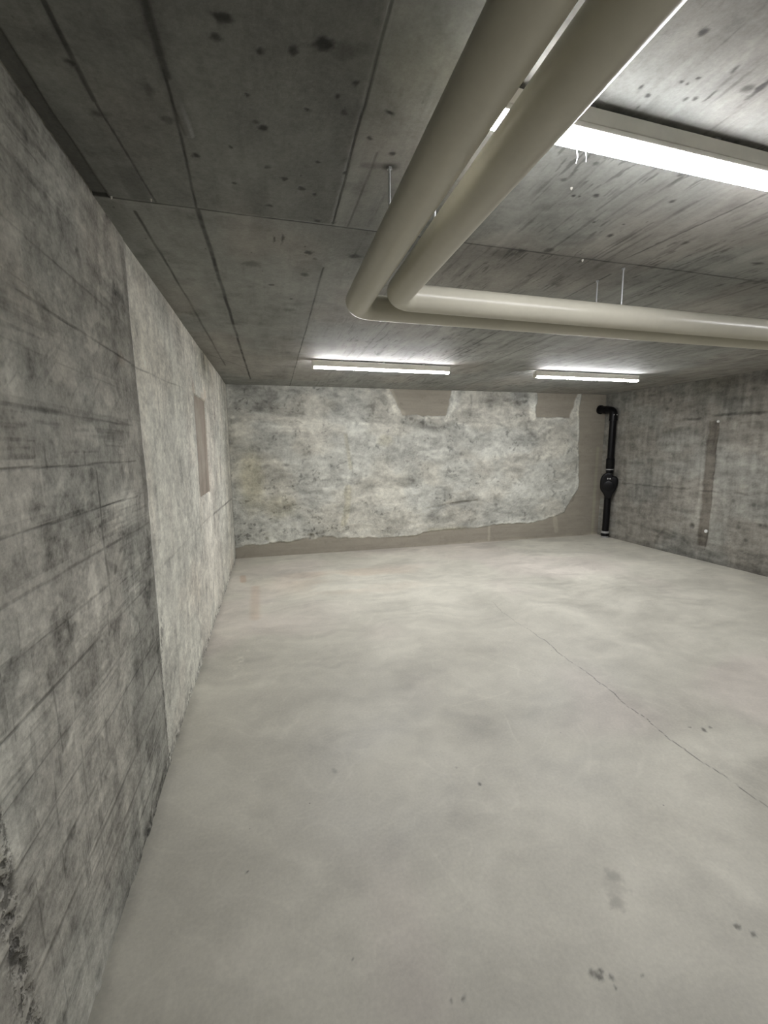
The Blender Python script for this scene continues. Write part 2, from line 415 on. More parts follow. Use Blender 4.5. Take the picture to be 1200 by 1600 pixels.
slab('ceiling', axis((-.85, -.6, .05), (-.6, 1.7, .0038), (1.7, 2.6, .007), (2.6, 6.1, .02)), axis((YN - .2, .8, .1), (.8, 2.0, .0038), (2.0, 3.0, .008), (3.0, 6.95, .016)), lambda u, v: (u, v, 0 * u + ZC), (0, 0, -1), .25,
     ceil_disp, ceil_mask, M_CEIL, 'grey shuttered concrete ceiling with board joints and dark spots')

# left wall (u = y, v = z)
seamy = lambda z: 2.26 + .02 * np.sin(z * 1.7) + .0
def left_mask(y, z):
    n = fbm(y, z, 6, 6, 4, 31)
    pale = sstep(-.012, .012, y - seamy(z) + .012 * n)
    pale = pale * (1 - .55 * sstep(2.1, 2.5, z + .25 * fbm(y, z, 2, 2, 3, 3)) * (1 - sstep(3.0, 4.2, y)))
    pale = pale * (1 - .30 * sstep(4.45, 4.55, y))
    pale = pale * (1 - .28 * sstep(6.0, 6.5, y))
    g = .75 * line(y, z, [(2.235, 2.5), (2.25, 1.5), (2.25, .2)], .02, .05) * (1 - pale) * sstep(-.6, .5, fbm(y, z, 6, 3, 3, 8))
    g += .5 * sstep(.15, .9, fbm(y, z, 3.0, 2.0, 4, 41)) * (1 - pale * .6)
    g += .35 * box(y, z, 1.2, 2.2, 1.62, 2.1, .12) * sstep(-.4, .5, fbm(y, z, 4, 4, 3, 45))
    g += .22 * box(y, z, 1.72, 2.25, .2, 1.3, .05)
    g -= .55 * blob(y, z, 1.53, 1.83, .10, .05) + .45 * blob(y, z, 1.62, 1.78, .09, .04) + .35 * blob(y, z, 1.6, 1.66, .13, .035)
    g -= .25 * sstep(.2, .9, fbm(y, z, 2.2, 3.0, 4, 77))
    b = .8 * blob(y, z, 2.06, 1.97, .05, .03) + .35 * sstep(.2, .9, fbm(y, z, 1.5, 1.5, 3, 9))
    b += .8 * line(y, z, [(3.84, 2.09), (4.49, 2.10)], .02, .08) * sstep(-.3, .3, n)
    ragged = line(y, z, [(.955, .86), (.965, .6), (.975, .35), (1.02, .05)], .010, .045) + line(y, z, [(0.5, 1.05), (.93, .95), (.97, .72)], .0, .05) * .7
    ragged += .9 * (1 - sstep(.0, .085, z + .025 * n)) * sstep(1.2, 2.0, y)
    ragged += line(y, z, [(2.36, .75), (2.26, .5), (2.27, .0)], .0, .05) * .8
    g += .28 * sstep(1.75, 2.2, z + .2 * n) * (1 - sstep(2.2, 2.3, y)) - .62 * box(y, z, -2, 2.24, .85, 1.5, .15) * (.6 + .4 * n)  # near part darker towards the top, lighter at mid height
    bz = np.floor((z + .01) / .145)
    wy, wz = warp(y, z, .05, 3, 500)
    gsel = sstep(-.1, .5, fbm(y, bz * 3.7, 1.6, 1, 3, 501)) * (1 - .85 * pale)
    grain = fbm(y + .02 * fbm(y, z, 4, 30, 2, 5), z, 5, 105, 3, 502)
    tone = 1 + .12 * fbm(wy, wz, 1.6, 1.6, 4, 503) + .17 * fbm(wy, wz, 6, 7, 6, 504, .62) + .11 * fbm(y, z, 16, 2.2, 5, 505) + .18 * fbm(y, z, 26, 30, 5, 506, .7)
    tone += .07 * fbm(y, z, 3.2, 26, 4, 507) * (1 - .6 * pale)
    tone += .07 * np.sign(fbm(y * .9 + .3, bz * 5.1, 3.0, 1, 1, 508)) * (1 - pale)
    tone += .10 * fbm(y, z, 75, 75, 3, 520, .7)
    tone -= .20 * gsel * sstep(.05, .7, grain)
    tone += .20 * sstep(.45, .8, fbm(wy, wz, 9, 15, 4, 509)) * (1 - .3 * pale)
    tone -= .22 * sstep(.45, .8, fbm(wy + 4, wz, 7, 6, 5, 510)) * (1 - .4 * pale)
    sa, sb = (y * .8 + z * .6), (z * .8 - y * .6)
    scr = sstep(.62, .78, fbm(sa + .1 * fbm(y, z, 3, 3, 2, 1), sb, 6, 40, 3, 511)) * sstep(0, .4, fbm(y, z, 2.2, 2.2, 3, 512)) * (1 - pale)
    vert = sstep(.62, .8, fbm(y, z, 48, 4.5, 3, 513)) * sstep(.1, .5, fbm(y, z, 3, 3, 3, 514))
    mk = np.maximum(marks_np(y, z, LEFT_LINES, [], .004, 4) * (.62 + .3 * fbm(y, z, 3, 9, 3, 517)), np.maximum(scr * .18, vert * .30))
    tone = 1 + (tone - 1) * (1.30 - .15 * pale)
    hue = sstep(-.3, .5, fbm(y, z, 1.9, 1.9, 3, 515))
    return [pale, g, b, np.clip(ragged, 0, 1), mk, tone, hue]
def left_disp(y, z):
    d = .003 * fbm(y, z, 1.2, 1.2, 4, 50)
    d += .004 * (1 - sstep(-.004, .004, y - seamy(z) + .012 * fbm(y, z, 6, 6, 4, 31)))
    d -= .022 * box(y, z, 3.865, 4.47, 1.205, 2.05, .006)
    d += .006 * (1 - sstep(.0, .03, z + .02 * fbm(y, z, 9, 9, 3, 31))) * sstep(0, .6, fbm(y, z, 14, 14, 3, 8))
    d -= .014 * line(y, z, [(.955, .86), (.965, .6), (.975, .35), (1.02, .05)], .003, .03) * sstep(-.3, .5, fbm(y, z, 22, 22, 3, 8))
    d += .004 * sstep(4.435, 4.45, y)
    return d
wall_left = slab('wall_left', axis((YN - .1, .8, .08), (.8, 2.4, .0042), (2.4, 4.6, .009), (4.6, 6.85, .018)), axis((-.03, 2.53, .0042)),
     lambda u, v: (0 * u + XL, u, v), (1, 0, 0), .22, left_disp, left_mask, M_LEFT, 'concrete wall, dark board-marked near part and paler smooth far part')

# back wall (u = x, v = z)
BOT = [(-.7, .17), (-.3, .20), (.1, .21), (.5, .26), (.8, .25), (1.27, .21), (2.12, .17), (2.5, .25), (2.8, .25), (3.44, .27), (3.9, .29), (4.4, .30), (4.8, .38), (5.02, .46), (5.14, .66), (5.28, .85)]
def back_sd(x, z):
    """>0 inside smooth mortar"""
    bx, bz = zip(*BOT)
    b = np.interp(x, bx, bz) - z
    r = x - np.interp(z, [0, .9, 1.7, 2.2, 2.5], [5.28, 5.29, 5.25, 5.20, 5.25])
    def poly(x0a, x0b, x1a, x1b, z0, zb):
        l = x - (x0a + (x0b - x0a) * (2.5 - z) / .35); rr = (x1a + (x1b - x1a) * (2.5 - z) / .35) - x
        return np.minimum(np.minimum(l, rr), z - z0)
    p1 = poly(1.80, 1.97, 2.83, 2.74, 2.10, 2.5)
    p2 = poly(4.36, 4.37, 5.18, 5.05, 2.09, 2.5)
    return np.maximum(np.maximum(b, r), np.maximum(p1, p2))
def back_mask(x, z):
    n = fbm(x, z, 5, 5, 5, 61); n2 = fbm(x, z, 14, 14, 3, 66)
    sd = back_sd(x, z) + .022 * n + .008 * n2
    smooth = sstep(-.006, .012, sd)
    crust = np.exp(-((sd + .022) / .022) ** 2) * sstep(-.7, .4, fbm(x, z, 4, 4, 3, 7)) * .9
    crust = np.maximum(crust, line(x, z, [(4.26, 2.5), (4.30, 2.1)], .04, .04) * 1.2)
    crust = np.maximum(crust, line(x, z, [(1.80, 2.48), (1.90, 2.2), (2.0, 2.12)], .03, .05) * 1.1)
    crust = np.maximum(crust, line(x, z, [(2.90, 2.5), (2.86, 2.25), (2.72, 2.04)], .015, .03) * 1.1)
    crust = np.maximum(crust, line(x, z, [(5.19, 2.5), (5.22, 1.8), (5.26, 1.2), (5.22, .8), (5.0, .5)], .012, .03) * .9)
    crust = np.maximum(crust, line(x, z, [(3.55, 0), (3.55, .34)], .012, .02)); crust = np.maximum(crust, line(x, z, [(4.88, .12), (4.84, .34)], .03, .03) * .8)
    crust = np.maximum(crust, .9 * (1 - sstep(0, .035, z + .015 * n)) * sstep(2.2, 2.8, x))
    crust = np.maximum(crust, line(x, z, [(-.1, 1.93), (.45, 1.92)], .004, .03) * .7)
    crust = np.maximum(crust, line(x, z, [(.15, 1.87), (.5, 1.86)], .004, .02) * .8)
    crust = np.maximum(crust, line(x, z, [(1.2, 1.98), (1.9, 1.96)], .004, .03) * .8)
    crust = np.maximum(crust, line(x, z, [(2.95, 1.98), (3.7, 1.94)], .004, .04) * .7)
    crust = np.maximum(crust, line(x, z, [(3.7, 2.1), (3.1, 2.28), (2.95, 2.2)], .004, .04) * .5)
    crust = np.maximum(crust, line(x, z, [(.4, .36), (1.2, .30), (2.2, .33)], .01, .06) * .6 * sstep(-.2, .6, n2))
    crust = np.maximum(crust, line(x, z, [(-.53, 2.45), (-.50, 1.75)], .02, .05) * .7 * sstep(-.5, .5, n2))
    crust = np.maximum(crust, line(x, z, [(1.16, 1.65), (1.14, 1.1), (1.10, .5)], .015, .03) * .5)
    crust += .40 * sstep(.35, .85, fbm(x, z, 2.6, 5.0, 5, 91)) * (1 - smooth)
    dark = np.zeros_like(x)
    dark += .42 * box(x, z, -.5, 1.75, 2.05, 2.55, .06) * sstep(-.9, .5, n)
    dark += .42 * box(x, z, 2.92, 4.18, 2.08, 2.55, .05) * sstep(-.9, .5, n)
    dark += .25 * box(x, z, 3.05, 4.1, 2.3, 2.4, .05)
    dark += .28 * box(x, z, -.25, .62, 1.45, 1.84, .05)
    dark += .26 * box(x, z, -.20, 1.0, .62, 1.38, .14) * sstep(-.9, .6, fbm(x, z, 3, 5, 4, 19))
    dark += .22 * box(x, z, 1.2, 2.3, .95, 1.25, .08) * sstep(-.4, .6, n)
    dark += .48 * sstep(.05, .8, fbm(x, z, 1.9, 4.6, 5, 71)) * (1 - smooth) + .25 * sstep(.2, .8, fbm(x, z, 6, 14, 4, 73)) * (1 - smooth)
    for pts, w, k in [([(2.42, .62), (2.8, .68), (3.3, .72)], .012, .8), ([(1.10, 1.95), (1.16, 1.5), (1.20, 1.2), (1.12, .9), (1.05, .4)], .006, .45),
                      ([(2.76, 2.0), (2.78, 1.5), (2.73, 1.0), (2.70, .75)], .008, .5), ([(1.95, 1.95), (1.96, 1.6)], .006, .6), ([(1.75, 1.6), (1.76, 1.3)], .008, .5),
                      ([(2.10, 2.02), (2.5, 2.05), (2.85, 1.98)], .015, .55), ([(3.16, 2.42), (3.15, 2.1)], .008, .7), ([(-.15, 1.33), (.0, 1.38), (.2, 1.36)], .01, .7),
                      ([(.3, 1.14), (1.2, 1.12)], .005, .4), ([(3.68, 1.0), (3.62, .7), (3.7, .5)], .006, .5), ([(4.30, .62), (4.40, .85), (4.38, 1.0)], .006, .5),
                      ([(4.70, 1.3), (4.78, 1.1), (4.72, .9)], .01, .7), ([(5.02, .5), (5.18, .66), (5.26, .85)], .008, .6), ([(3.9, .33), (4.5, .36), (4.9, .44)], .005, .5),
                      ([(3.72, 1.22), (3.95, 1.22)], .012, .5), ([(.35, .42), (.55, .36), (.7, .34)], .012, .9), ([(-.54, 2.45), (-.545, 1.2), (-.57, .3)], .0, .5),
                      ([(5.1, 2.14), (4.7, 2.06), (4.38, 2.07)], .005, .4), ([(5.20, 2.2), (5.22, 1.7), (5.24, 1.1)], .004, .4)]:
        dark += .62 * k * line(x + .03 * n2, z + .03 * n, pts, w * .6, w + .018) * sstep(-.7, .3, fbm(x, z, 9, 9, 3, 34))
    for cx, cz, r, k in [(.53, .27, .035, 1.2), (.50, .22, .022, 1.2), (.44, .31, .02, .8), (.62, .31, .03, .7), (-.16, .36, .02, 1), (-.13, .26, .022, 1), (-.2, .42, .02, .6),
                         (-.16, 1.60, .03, .7), (.55, 1.56, .03, .9), (.22, 1.36, .03, .9), (.25, 1.12, .02, .8), (.3, 2.0, .02, .6), (3.02, 1.5, .03, .8), (3.08, 1.38, .04, .9), (3.16, 1.40, .02, .7), (3.07, 1.22, .02, .9),
                         (2.2, 1.78, .02, .8), (2.3, 1.34, .02, .8), (2.38, 1.33, .015, .8), (2.44, 1.27, .02, .9), (2.2, 1.19, .03, .6), (2.3, 1.18, .02, .6), (1.42, 1.72, .05, .5), (1.52, 1.62, .04, .4),
                         (3.42, 1.05, .08, .45), (3.35, .73, .06, .6), (4.42, 1.4, .03, .6), (4.36, 1.2, .03, .6), (4.48, 1.0, .04, .6), (4.78, 1.16, .035, .8), (4.6, 1.85, .02, .7),
                         (.88, 1.35, .04, .4)]:
        dark += .6 * k * blob(x + .03 * n2, z + .03 * n, cx, cz, r)
    # pocked spots
    pk = sstep(.45, .7, fbm(x, z, 17, 17, 2, 33))
    dark += pk * .5 * (box(x, z, 3.9, 4.25, 2.0, 2.4, .05) + box(x, z, 1.4, 2.0, 2.05, 2.3, .05) + box(x, z, 2.0, 2.7, 1.95, 2.1, .04) + box(x, z, 4.2, 4.7, 1.3, 2.0, .1) * .6)
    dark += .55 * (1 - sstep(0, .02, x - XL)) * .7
    dark += .12 * smooth * sstep(1.6, 1.5, 0 * x) 
    ol = .75 * blob(x + .03 * n, z, -.30, 1.15, .20, .5) + .55 * blob(x, z + .03 * n, .1, .75, .28, .2) + .5 * line(x, z, [(1.10, 1.8), (1.17, 1.3)], .012, .03)
    ol += .6 * line(x + .02 * n, z, [(1.12, 1.0), (1.08, .62), (1.05, .45)], .03, .04) + .5 * blob(x, z, 1.72, 1.72, .14, .1) + .6 * line(x, z, [(5.66, 1.9), (5.64, .0)], .012, .03) * (z < 1.6)
    ol += .5 * line(x, z, [(2.45, .27), (3.1, .27)], .01, .04)
    warm = smooth
    rg = 1 - .8 * smooth
    wx, wz = warp(x, z, .05, 3, 600)
    tone = 1 + rg * (.13 * fbm(wx, wz, 1.5, 3.2, 4, 601) + .17 * fbm(wx, wz, 5.5, 9, 5, 602, .62) + .15 * fbm(wx, wz, 16, 22, 4, 603, .65))
    tone += .10 * rg * sstep(.3, .8, fbm(wx, wz, 3, 12, 4, 604)) + smooth * .05 * fbm(x, z, 3, 30, 4, 605)
    tone -= rg * .30 * sstep(.50, .72, fbm(wx, wz, 22, 24, 3, 606)) * sstep(-.2, .5, n)
    tone = 1 + (tone - 1) * 1.2
    hue = sstep(-.3, .5, fbm(x, z, 1.7, 2.4, 3, 607))
    return [smooth, np.clip(dark * .9, 0, 1.1), np.clip(crust * .85, 0, 1.1), np.clip(ol, 0, .85), 0 * x, tone, hue]
def back_disp(x, z):
    n = fbm(x, z, 5, 5, 5, 61)
    sd = back_sd(x, z) + .022 * n + .008 * fbm(x, z, 14, 14, 3, 66)
    rough = 1 - sstep(-.012, .012, sd)
    d = rough * (.016 + .012 * fbm(x, z, 1.3, 2.2, 5, 88) + .006 * fbm(x, z, 12, 16, 4, 89))
    d -= .03 * blob(x, z, .53, .27, .05) + .02 * blob(x, z, -.13, .27, .03)
    d -= .012 * line(x, z, [(2.42, .62), (2.8, .68), (3.3, .72)], .006, .02)
    return d
slab('wall_back', axis((XL - .1, 5.95, .0115)), axis((-.03, 2.53, .0115)), lambda u, v: (u, back_y(u), v), (0, -1, 0), .25, back_disp, back_mask, M_BACK,
     'patched pale stone and concrete wall with a smooth mortar band along its foot')

# right wall (u = y, v = z)
def right_mask(y, z):
    n = fbm(y, z, 5, 5, 4, 61)
    sm = 0 * y
    dark = .30 * sstep(0, .8, fbm(y, z, 2, 9, 5, 71)) + .22 * sstep(0, .8, fbm(y, z, 9, 1.6, 4, 72))
    dark += .10 * sstep(.2, .8, fbm(y, z, .8, .8, 3, 14))
    st = box(y, z, 0, 4.66, 2.0, 2.56, .02)
    dark += st * (.30 + .30 * fbm(y, z, 16, 1.0, 3, 15))
    cr = st * sstep(.25, .9, fbm(y, z, 22, .9, 3, 16)) * .9
    cr += .28 * sstep(.25, .9, fbm(y, z, 10, 10, 4, 18)) + .35 * sstep(.3, .9, fbm(y, z, 3, 16, 4, 19))
    stripe = box(y + .012 * n, z, 4.69, 4.83, .20, 1.93, .008)
    dark += .42 * stripe
    for pts, w, k in [([(0, 1.985), (4.6, 1.99), (5.25, 1.96)], .008, .8), ([(0, .985), (4.3, .985), (5.9, .965), (6.6, .97)], .005, .6), ([(4.4, 1.88), (3.3, 1.87)], .006, .5), ([(5.1, 1.83), (5.4, 1.83)], .015, .5),
                      ([(4.55, .12), (4.9, .16), (5.15, .3), (5.35, .33), (5.5, .1)], .012, .5), ([(5.2, .25), (5.9, .33), (6.5, .36)], .01, .4), ([(4.69, 1.9), (4.70, .15)], .003, .5),
                      ([(5.6, .97), (5.62, .55)], .006, .3)]:
        dark += k * line(y + .03 * n, z + .02 * n, pts, w, w + .01) * (sstep(-.8, .2, fbm(y, z, 7, 7, 3, 3)))
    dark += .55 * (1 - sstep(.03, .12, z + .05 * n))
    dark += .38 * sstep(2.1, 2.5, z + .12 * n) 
    for cy, cz, r in [(4.93, .46, .045), (4.4, .88, .03), (4.15, .86, .03), (4.3, .55, .03), (4.2, .4, .03), (4.05, .62, .02), (5.5, 2.15, .03), (5.45, 2.28, .03)]:
        dark += .8 * blob(y, z, cy, cz, r)
    cr += line(y, z, [(4.87, 1.95), (4.86, .2)], .006, .02) * .5 + blob(y, z, 4.7, .17, .15, .08) * .3
    cr = cr - .35 * sstep(0, .3, stripe)
    cr += .25 * box(y, z, 3.0, 4.6, .3, 1.75, .2)
    ol = .8 * stripe
    tone = 1 + .12 * fbm(y, z, 1.2, 1.6, 4, 701) + .19 * fbm(y, z, 4, 18, 5, 702) + .17 * fbm(y, z, 19, 3, 4, 703) + .20 * fbm(y, z, 16, 20, 4, 704, .65)
    hue = sstep(-.3, .5, fbm(y, z, 1.7, 2.4, 3, 707))
    return [sm, np.clip(dark * .85, 0, 1.1), np.clip(cr, 0, 1.2), np.clip(ol, 0, .8), 0 * y, tone, hue]
def right_disp(y, z):
    d = .004 * fbm(y, z, 1.5, 2.5, 5, 90) + .0025 * fbm(y, z, 10, 22, 3, 92)
    d += .012 * (1 - sstep(.0, .09, z + .05 * fbm(y, z, 6, 6, 3, 1)))
    d -= .02 * blob(y, z, 4.93, .46, .03) + .008 * box(y, z, 4.69, 4.83, .2, 1.93, .01)
    return d
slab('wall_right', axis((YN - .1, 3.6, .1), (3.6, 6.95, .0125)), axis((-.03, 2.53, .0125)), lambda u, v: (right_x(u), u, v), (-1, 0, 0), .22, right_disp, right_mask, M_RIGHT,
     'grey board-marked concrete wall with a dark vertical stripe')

# wall behind the camera
slab('wall_near', axis((XL - .1, 6.1, .2)), axis((-.03, 2.53, .2)), lambda u, v: (u, 0 * u + YN, v), (0, 1, 0), .2, lambda x, z: .003 * fbm(x, z, 2, 2, 3, 5), lambda x, z: [0 * x], M_PLAIN)

# ------------------------------------------------------------------ mesh helpers
def link(name, bm, mat, parent=None, smooth=True, angle=40):
    me = bpy.data.meshes.new(name)
    bmesh.ops.recalc_face_normals(bm, faces=bm.faces)
    bm.to_mesh(me); bm.free()
    if smooth:
        me.polygons.foreach_set('use_smooth', [True] * len(me.polygons))
        me.set_sharp_from_angle(angle=math.radians(angle))
    me.materials.append(mat)
    o = bpy.data.objects.new(name, me); COL.objects.link(o)
    if parent: o.parent = parent
    return o
def empty(name, loc, rz=0.0):
    o = bpy.data.objects.new(name, None); COL.objects.link(o)
    o.location = loc; o.rotation_euler = (0, 0, rz); o.empty_display_size = .1
    return o
def tag(o, label, cat, group=None):
    o['label'] = label; o['category'] = cat
    if group: o['group'] = group
    return o
def sweep(bm, path, radius, seg=32, cap=True):
    """tube along a list of points; radius a number or a list"""
    path = [Vector(p) for p in path]; n = len(path)
    rad = radius if isinstance(radius, (list, tuple)) else [radius] * n
    t0 = (path[1] - path[0]).normalized()
    ref = Vector((0, 0, 1)) if abs(t0.z) < .9 else Vector((1, 0, 0))
    nrm = (ref - t0 * ref.dot(t0)).normalized()
    rings = []
    for i in range(n):
        a = path[max(0, i - 1)]; b = path[min(n - 1, i + 1)]
        t = (b - a).normalized() if (b - a).length > 1e-9 else t0
        nrm = (nrm - t * nrm.dot(t)).normalized(); bn = t.cross(nrm)
        rings.append([bm.verts.new(path[i] + (nrm * math.cos(2 * math.pi * k / seg) + bn * math.sin(2 * math.pi * k / seg)) * rad[i]) for k in range(seg)])
    for i in range(n - 1):
        for k in range(seg):
            bm.faces.new((rings[i][k], rings[i][(k + 1) % seg], rings[i + 1][(k + 1) % seg], rings[i + 1][k]))
    if cap:
        bm.faces.new(rings[0][::-1]); bm.faces.new(rings[-1])
def bend(p0, p1, p2, r, n=14):
    """points of a rounded corner p0-p1-p2"""
    p0, p1, p2 = map(Vector, (p0, p1, p2))
    a = (p0 - p1).normalized(); b = (p2 - p1).normalized()
    ang = a.angle(b); d = r / math.tan(ang / 2)
    s, e = p1 + a * d, p1 + b * d
    c = p1 + (a + b).normalized() * (r / math.sin(ang / 2))
    out = []
    for i in range(n + 1):
        t = i / n; v1 = s - c; v2 = e - c
        out.append(c + v1.normalized().slerp(v2.normalized(), t) * r)
    return out
def boxm(bm, x0, x1, y0, y1, z0, z1):
    vs = [bm.verts.new((x, y, z)) for z in (z0, z1) for (x, y) in ((x0, y0), (x1, y0), (x1, y1), (x0, y1))]
    for f in ((0, 3, 2, 1), (4, 5, 6, 7), (0, 1, 5, 4), (1, 2, 6, 5), (2, 3, 7, 6), (3, 0, 4, 7)):
        bm.faces.new([vs[i] for i in f])
def prism(bm, prof, x0, x1):
    """profile (y, z) drawn out along x"""
    a = [bm.verts.new((x0, y, z)) for y, z in prof]; b = [bm.verts.new((x1, y, z)) for y, z in prof]
    n = len(prof)
    for i in range(n): bm.faces.new((a[i], a[(i + 1) % n], b[(i + 1) % n], b[i]))
    bm.faces.new(a[::-1]); bm.faces.new(b)

# ------------------------------------------------------------------ materials of the fittings
def mat_jacket():
    s = NT('pipe_jacket'); P = s.pos()
    f = s.mr(s.noise(P, 3, 4), .3, .7, .96, 1.03)
    f = s.mul(f, s.mr(s.noise(P, 40, 3), .3, .7, .985, 1.015))
    return s.done(s.scale((.53, .51, .425), f), .30, spec=.5)
M_JACKET = mat_jacket()
M_HOUSING = plain('lamp_housing_enamel', (.80, .78, .70), .45)
M_STEEL = plain('galvanised_steel', (.55, .56, .56), .42, metal=.75)
M_BLACK = plain('black_pipe_plastic', (.004, .004, .005), .38, spec=.22)
M_BAND = plain('pale_band', (.42, .42, .42), .4, metal=.3)
M_WHITE = plain('white_plastic', (.8, .8, .78), .5)
M_MORTAR = plain('mortar_crumb', (.6, .58, .53), .9)
M_PANEL = None
def mat_emit(name, strength):
    s = NT(name); P = s.pos()
    e = s.n('ShaderNodeEmission'); e.inputs[0].default_value = (.985, .975, 1, 1)
    e.inputs[1].default_value = strength
    s.t.links.new(e.outputs[0], s.out.inputs[0]); return s.m
M_EMIT = mat_emit('lit_diffuser', 138)
M_EMIT_WEAK = mat_emit('lit_diffuser_weaker', 72)

# infill in the recess of the left wall
def mat_panel():
    s = NT('reddish_infill'); P = s.pos()
    f = s.add(s.mr(s.noise(P, 1, 5, .6, stretch=(1, 9, 2.2)), .3, .7, .84, 1.12), s.mr(s.noise(P, 30, 4, .6), .3, .7, -.08, .08, False))
    base = s.mix(s.mr(s.noise(P, 3, 3), .4, .6), (.325, .285, .24), (.365, .33, .282))
    return s.done(s.scale(base, f), .85, s.noise(P, 30, 4), .004, .6, spec=.2)
bm = bmesh.new(); boxm(bm, XL - .02, XL - .006, 3.872, 4.468, 1.21, 2.045)
bmesh.ops.bevel(bm, geom=bm.edges[:], offset=.004, segments=2, affect='EDGES')
pn = link('infill_panel', bm, mat_panel(), wall_left); pn['label'] = 'reddish brown infill patch'

# ------------------------------------------------------------------ two jacketed pipes
K = 6.95
ZP = HC + .0952 * K
RP = .0082 * K
SL = .0336     # the cross run is not quite square to the room
def jacketed(name, x0, ylat, label, rb):
    # long run along y at x0 ; cross run: perpendicular offset ylat from the camera axis
    xs = lambda y: x0 + .0046 * y
    yat = lambda x: ylat + SL * x
    cx = xs(yat(x0)); corner = (cx, yat(cx), ZP)
    p0 = (xs(YN + .02), YN + .02, ZP); p2 = (5.80, yat(5.80), ZP)
    pts = [p0] + [Vector(p0).lerp(Vector(corner), t) for t in (.3, .6, .8)]
    pts += bend(p0, corner, p2, rb, 18)
    pts += [Vector(corner).lerp(Vector(p2), t) for t in (.15, .4, .7, 1)]
    bm = bmesh.new(); sweep(bm, pts, RP, 64)
    o = link(name, bm, M_JACKET)
    o.data.transform(Matrix.Translation(-Vector(corner))); o.location = corner
    return tag(o, label, 'pipe', 'beige jacketed pipes under the ceiling')
XA, XB, YA, YB = .0579 * K, .0796 * K, .3069 * K, .2817 * K
jacketed('insulated_pipe', XA, YA, 'thick beige jacketed ceiling pipe, outer one with the leftmost and farther bend', .085)
jacketed('insulated_pipe', XB, YB, 'thick beige jacketed ceiling pipe, inner one nearer the long ceiling lamp', .085)

def hanger(x, y, label):
    e = empty('pipe_hanger', (x, y, ZC)); tag(e, label, 'pipe hanger', 'steel rods holding the beige pipes')
    top = -.001
    bm = bmesh.new()
    sweep(bm, [(0, 0, top + .015), (0, 0, -(ZC - ZP) + RP - .012)], .0042, 12)
    link('rod', bm, M_STEEL, e)
    bm = bmesh.new()
    sweep(bm, [(0, 0, .002), (0, 0, -.006)], .0085, 6); link('nut', bm, M_STEEL, e, angle=20)
    return e
hanger(.41, 1.51, 'thin steel rod holding the outer pipe left of its long run')
hanger(.563, 1.50, 'thin steel rod in the gap above the inner pipe')
hanger(1.772, YA + SL * 1.772, 'shorter-looking steel rod, left one of two above the cross run')
hanger(1.782, YB + SL * 1.782, 'longer-looking steel rod, right one of two above the cross run')

# ------------------------------------------------------------------ batten lamps
def lamp(x, y, label, rz=SL, length=1.5, first=None, mat=M_EMIT_WEAK):
    e = empty('batten_lamp', (x, y, ZC), rz)
    tag(e, label, 'ceiling lamp', 'batten lamps on the ceiling')
    if first:
        for ch in first.children:
            c = ch.copy(); COL.objects.link(c); c.parent = e
        return e
    h = length / 2
    bm = bmesh.new()
    prism(bm, [(-.026, -.014), (-.029, -.017), (-.029, -.053), (-.027, -.0555), (.027, -.0555), (.029, -.053), (.029, -.017), (.026, -.014)], -h, h)
    link('housing', bm, M_HOUSING, e, angle=25)
    bm = bmesh.new()
    prism(bm, [(-.027, -.0550), (-.0305, -.057), (-.0305, -.069), (-.029, -.071), (.029, -.071), (.0305, -.069), (.0305, -.057), (.027, -.0550)], -h + .004, h - .004)
    link('lower_rim', bm, M_HOUSING, e, angle=25)
    bm = bmesh.new()
    prof = [(-.028, -.0708), (-.0305, -.073)] + [(-.0315 * math.cos(a), -.077 - .0135 * math.sin(a)) for a in [math.radians(q) for q in range(0, 181, 12)]] + [(.0305, -.073), (.028, -.0708)]
    prism(bm, prof, -h + .008, h - .008)
    link('diffuser', bm, mat, e, angle=60)
    for s_ in (-1, 1):
        bm = bmesh.new()
        pr = [(-.029, -.016), (-.031, -.06), (-.0325, -.075)] + [(-.0325 * math.cos(a), -.077 - .015 * math.sin(a)) for a in [math.radians(q) for q in range(0, 181, 15)]] + [(.0325, -.075), (.031, -.06), (.029, -.016)]
        x0 = s_ * (h - .007); prism(bm, pr, min(x0, x0 + s_ * .012), max(x0, x0 + s_ * .012))
        link('end_cap', bm, M_HOUSING, e, angle=40)
    for q in (-.45, 0, .45):
        bm = bmesh.new(); boxm(bm, q - .012, q + .012, -.016, .016, -.0155, .003)
        bmesh.ops.bevel(bm, geom=bm.edges[:], offset=.002, segments=2, affect='EDGES')
        link('mounting_clip', bm, M_STEEL, e)
    return e
l1 = lamp(1.315, 1.163, 'lit batten lamp close overhead, its left end behind the beige pipes')
l1.rotation_euler.z = .042
l2 = lamp(1.195, 4.68, 'lit batten lamp before the back wall, left of the far pair', mat=M_EMIT)
lamp(3.80, 4.77, 'lit batten lamp before the back wall, right of the far pair', first=l2)
lamp(3.80, 1.265, 'lit batten lamp overhead further right than the one close overhead', first=l1)

# threads hanging from the near lamp
for i, (tx, ln, lb) in enumerate([(.835, .052, 'longer pale thread dangling from the close overhead lamp'), (.862, .044, 'shorter pale thread dangling from the close overhead lamp')]):
    bm = bmesh.new()
    z0 = ZC - .088; y0 = 1.155
    sweep(bm, [(0, 0, 0), (-.002, .001, -ln * .3), (.001, 0, -ln * .7), (-.003 + .004 * i, 0, -ln)], [.0018, .0015, .0012, .0006], 8)
    o = link('cable_tie', bm, M_WHITE); o.location = (tx, y0 - .015, z0); tag(o, lb, 'thread', 'threads dangling from the close lamp')

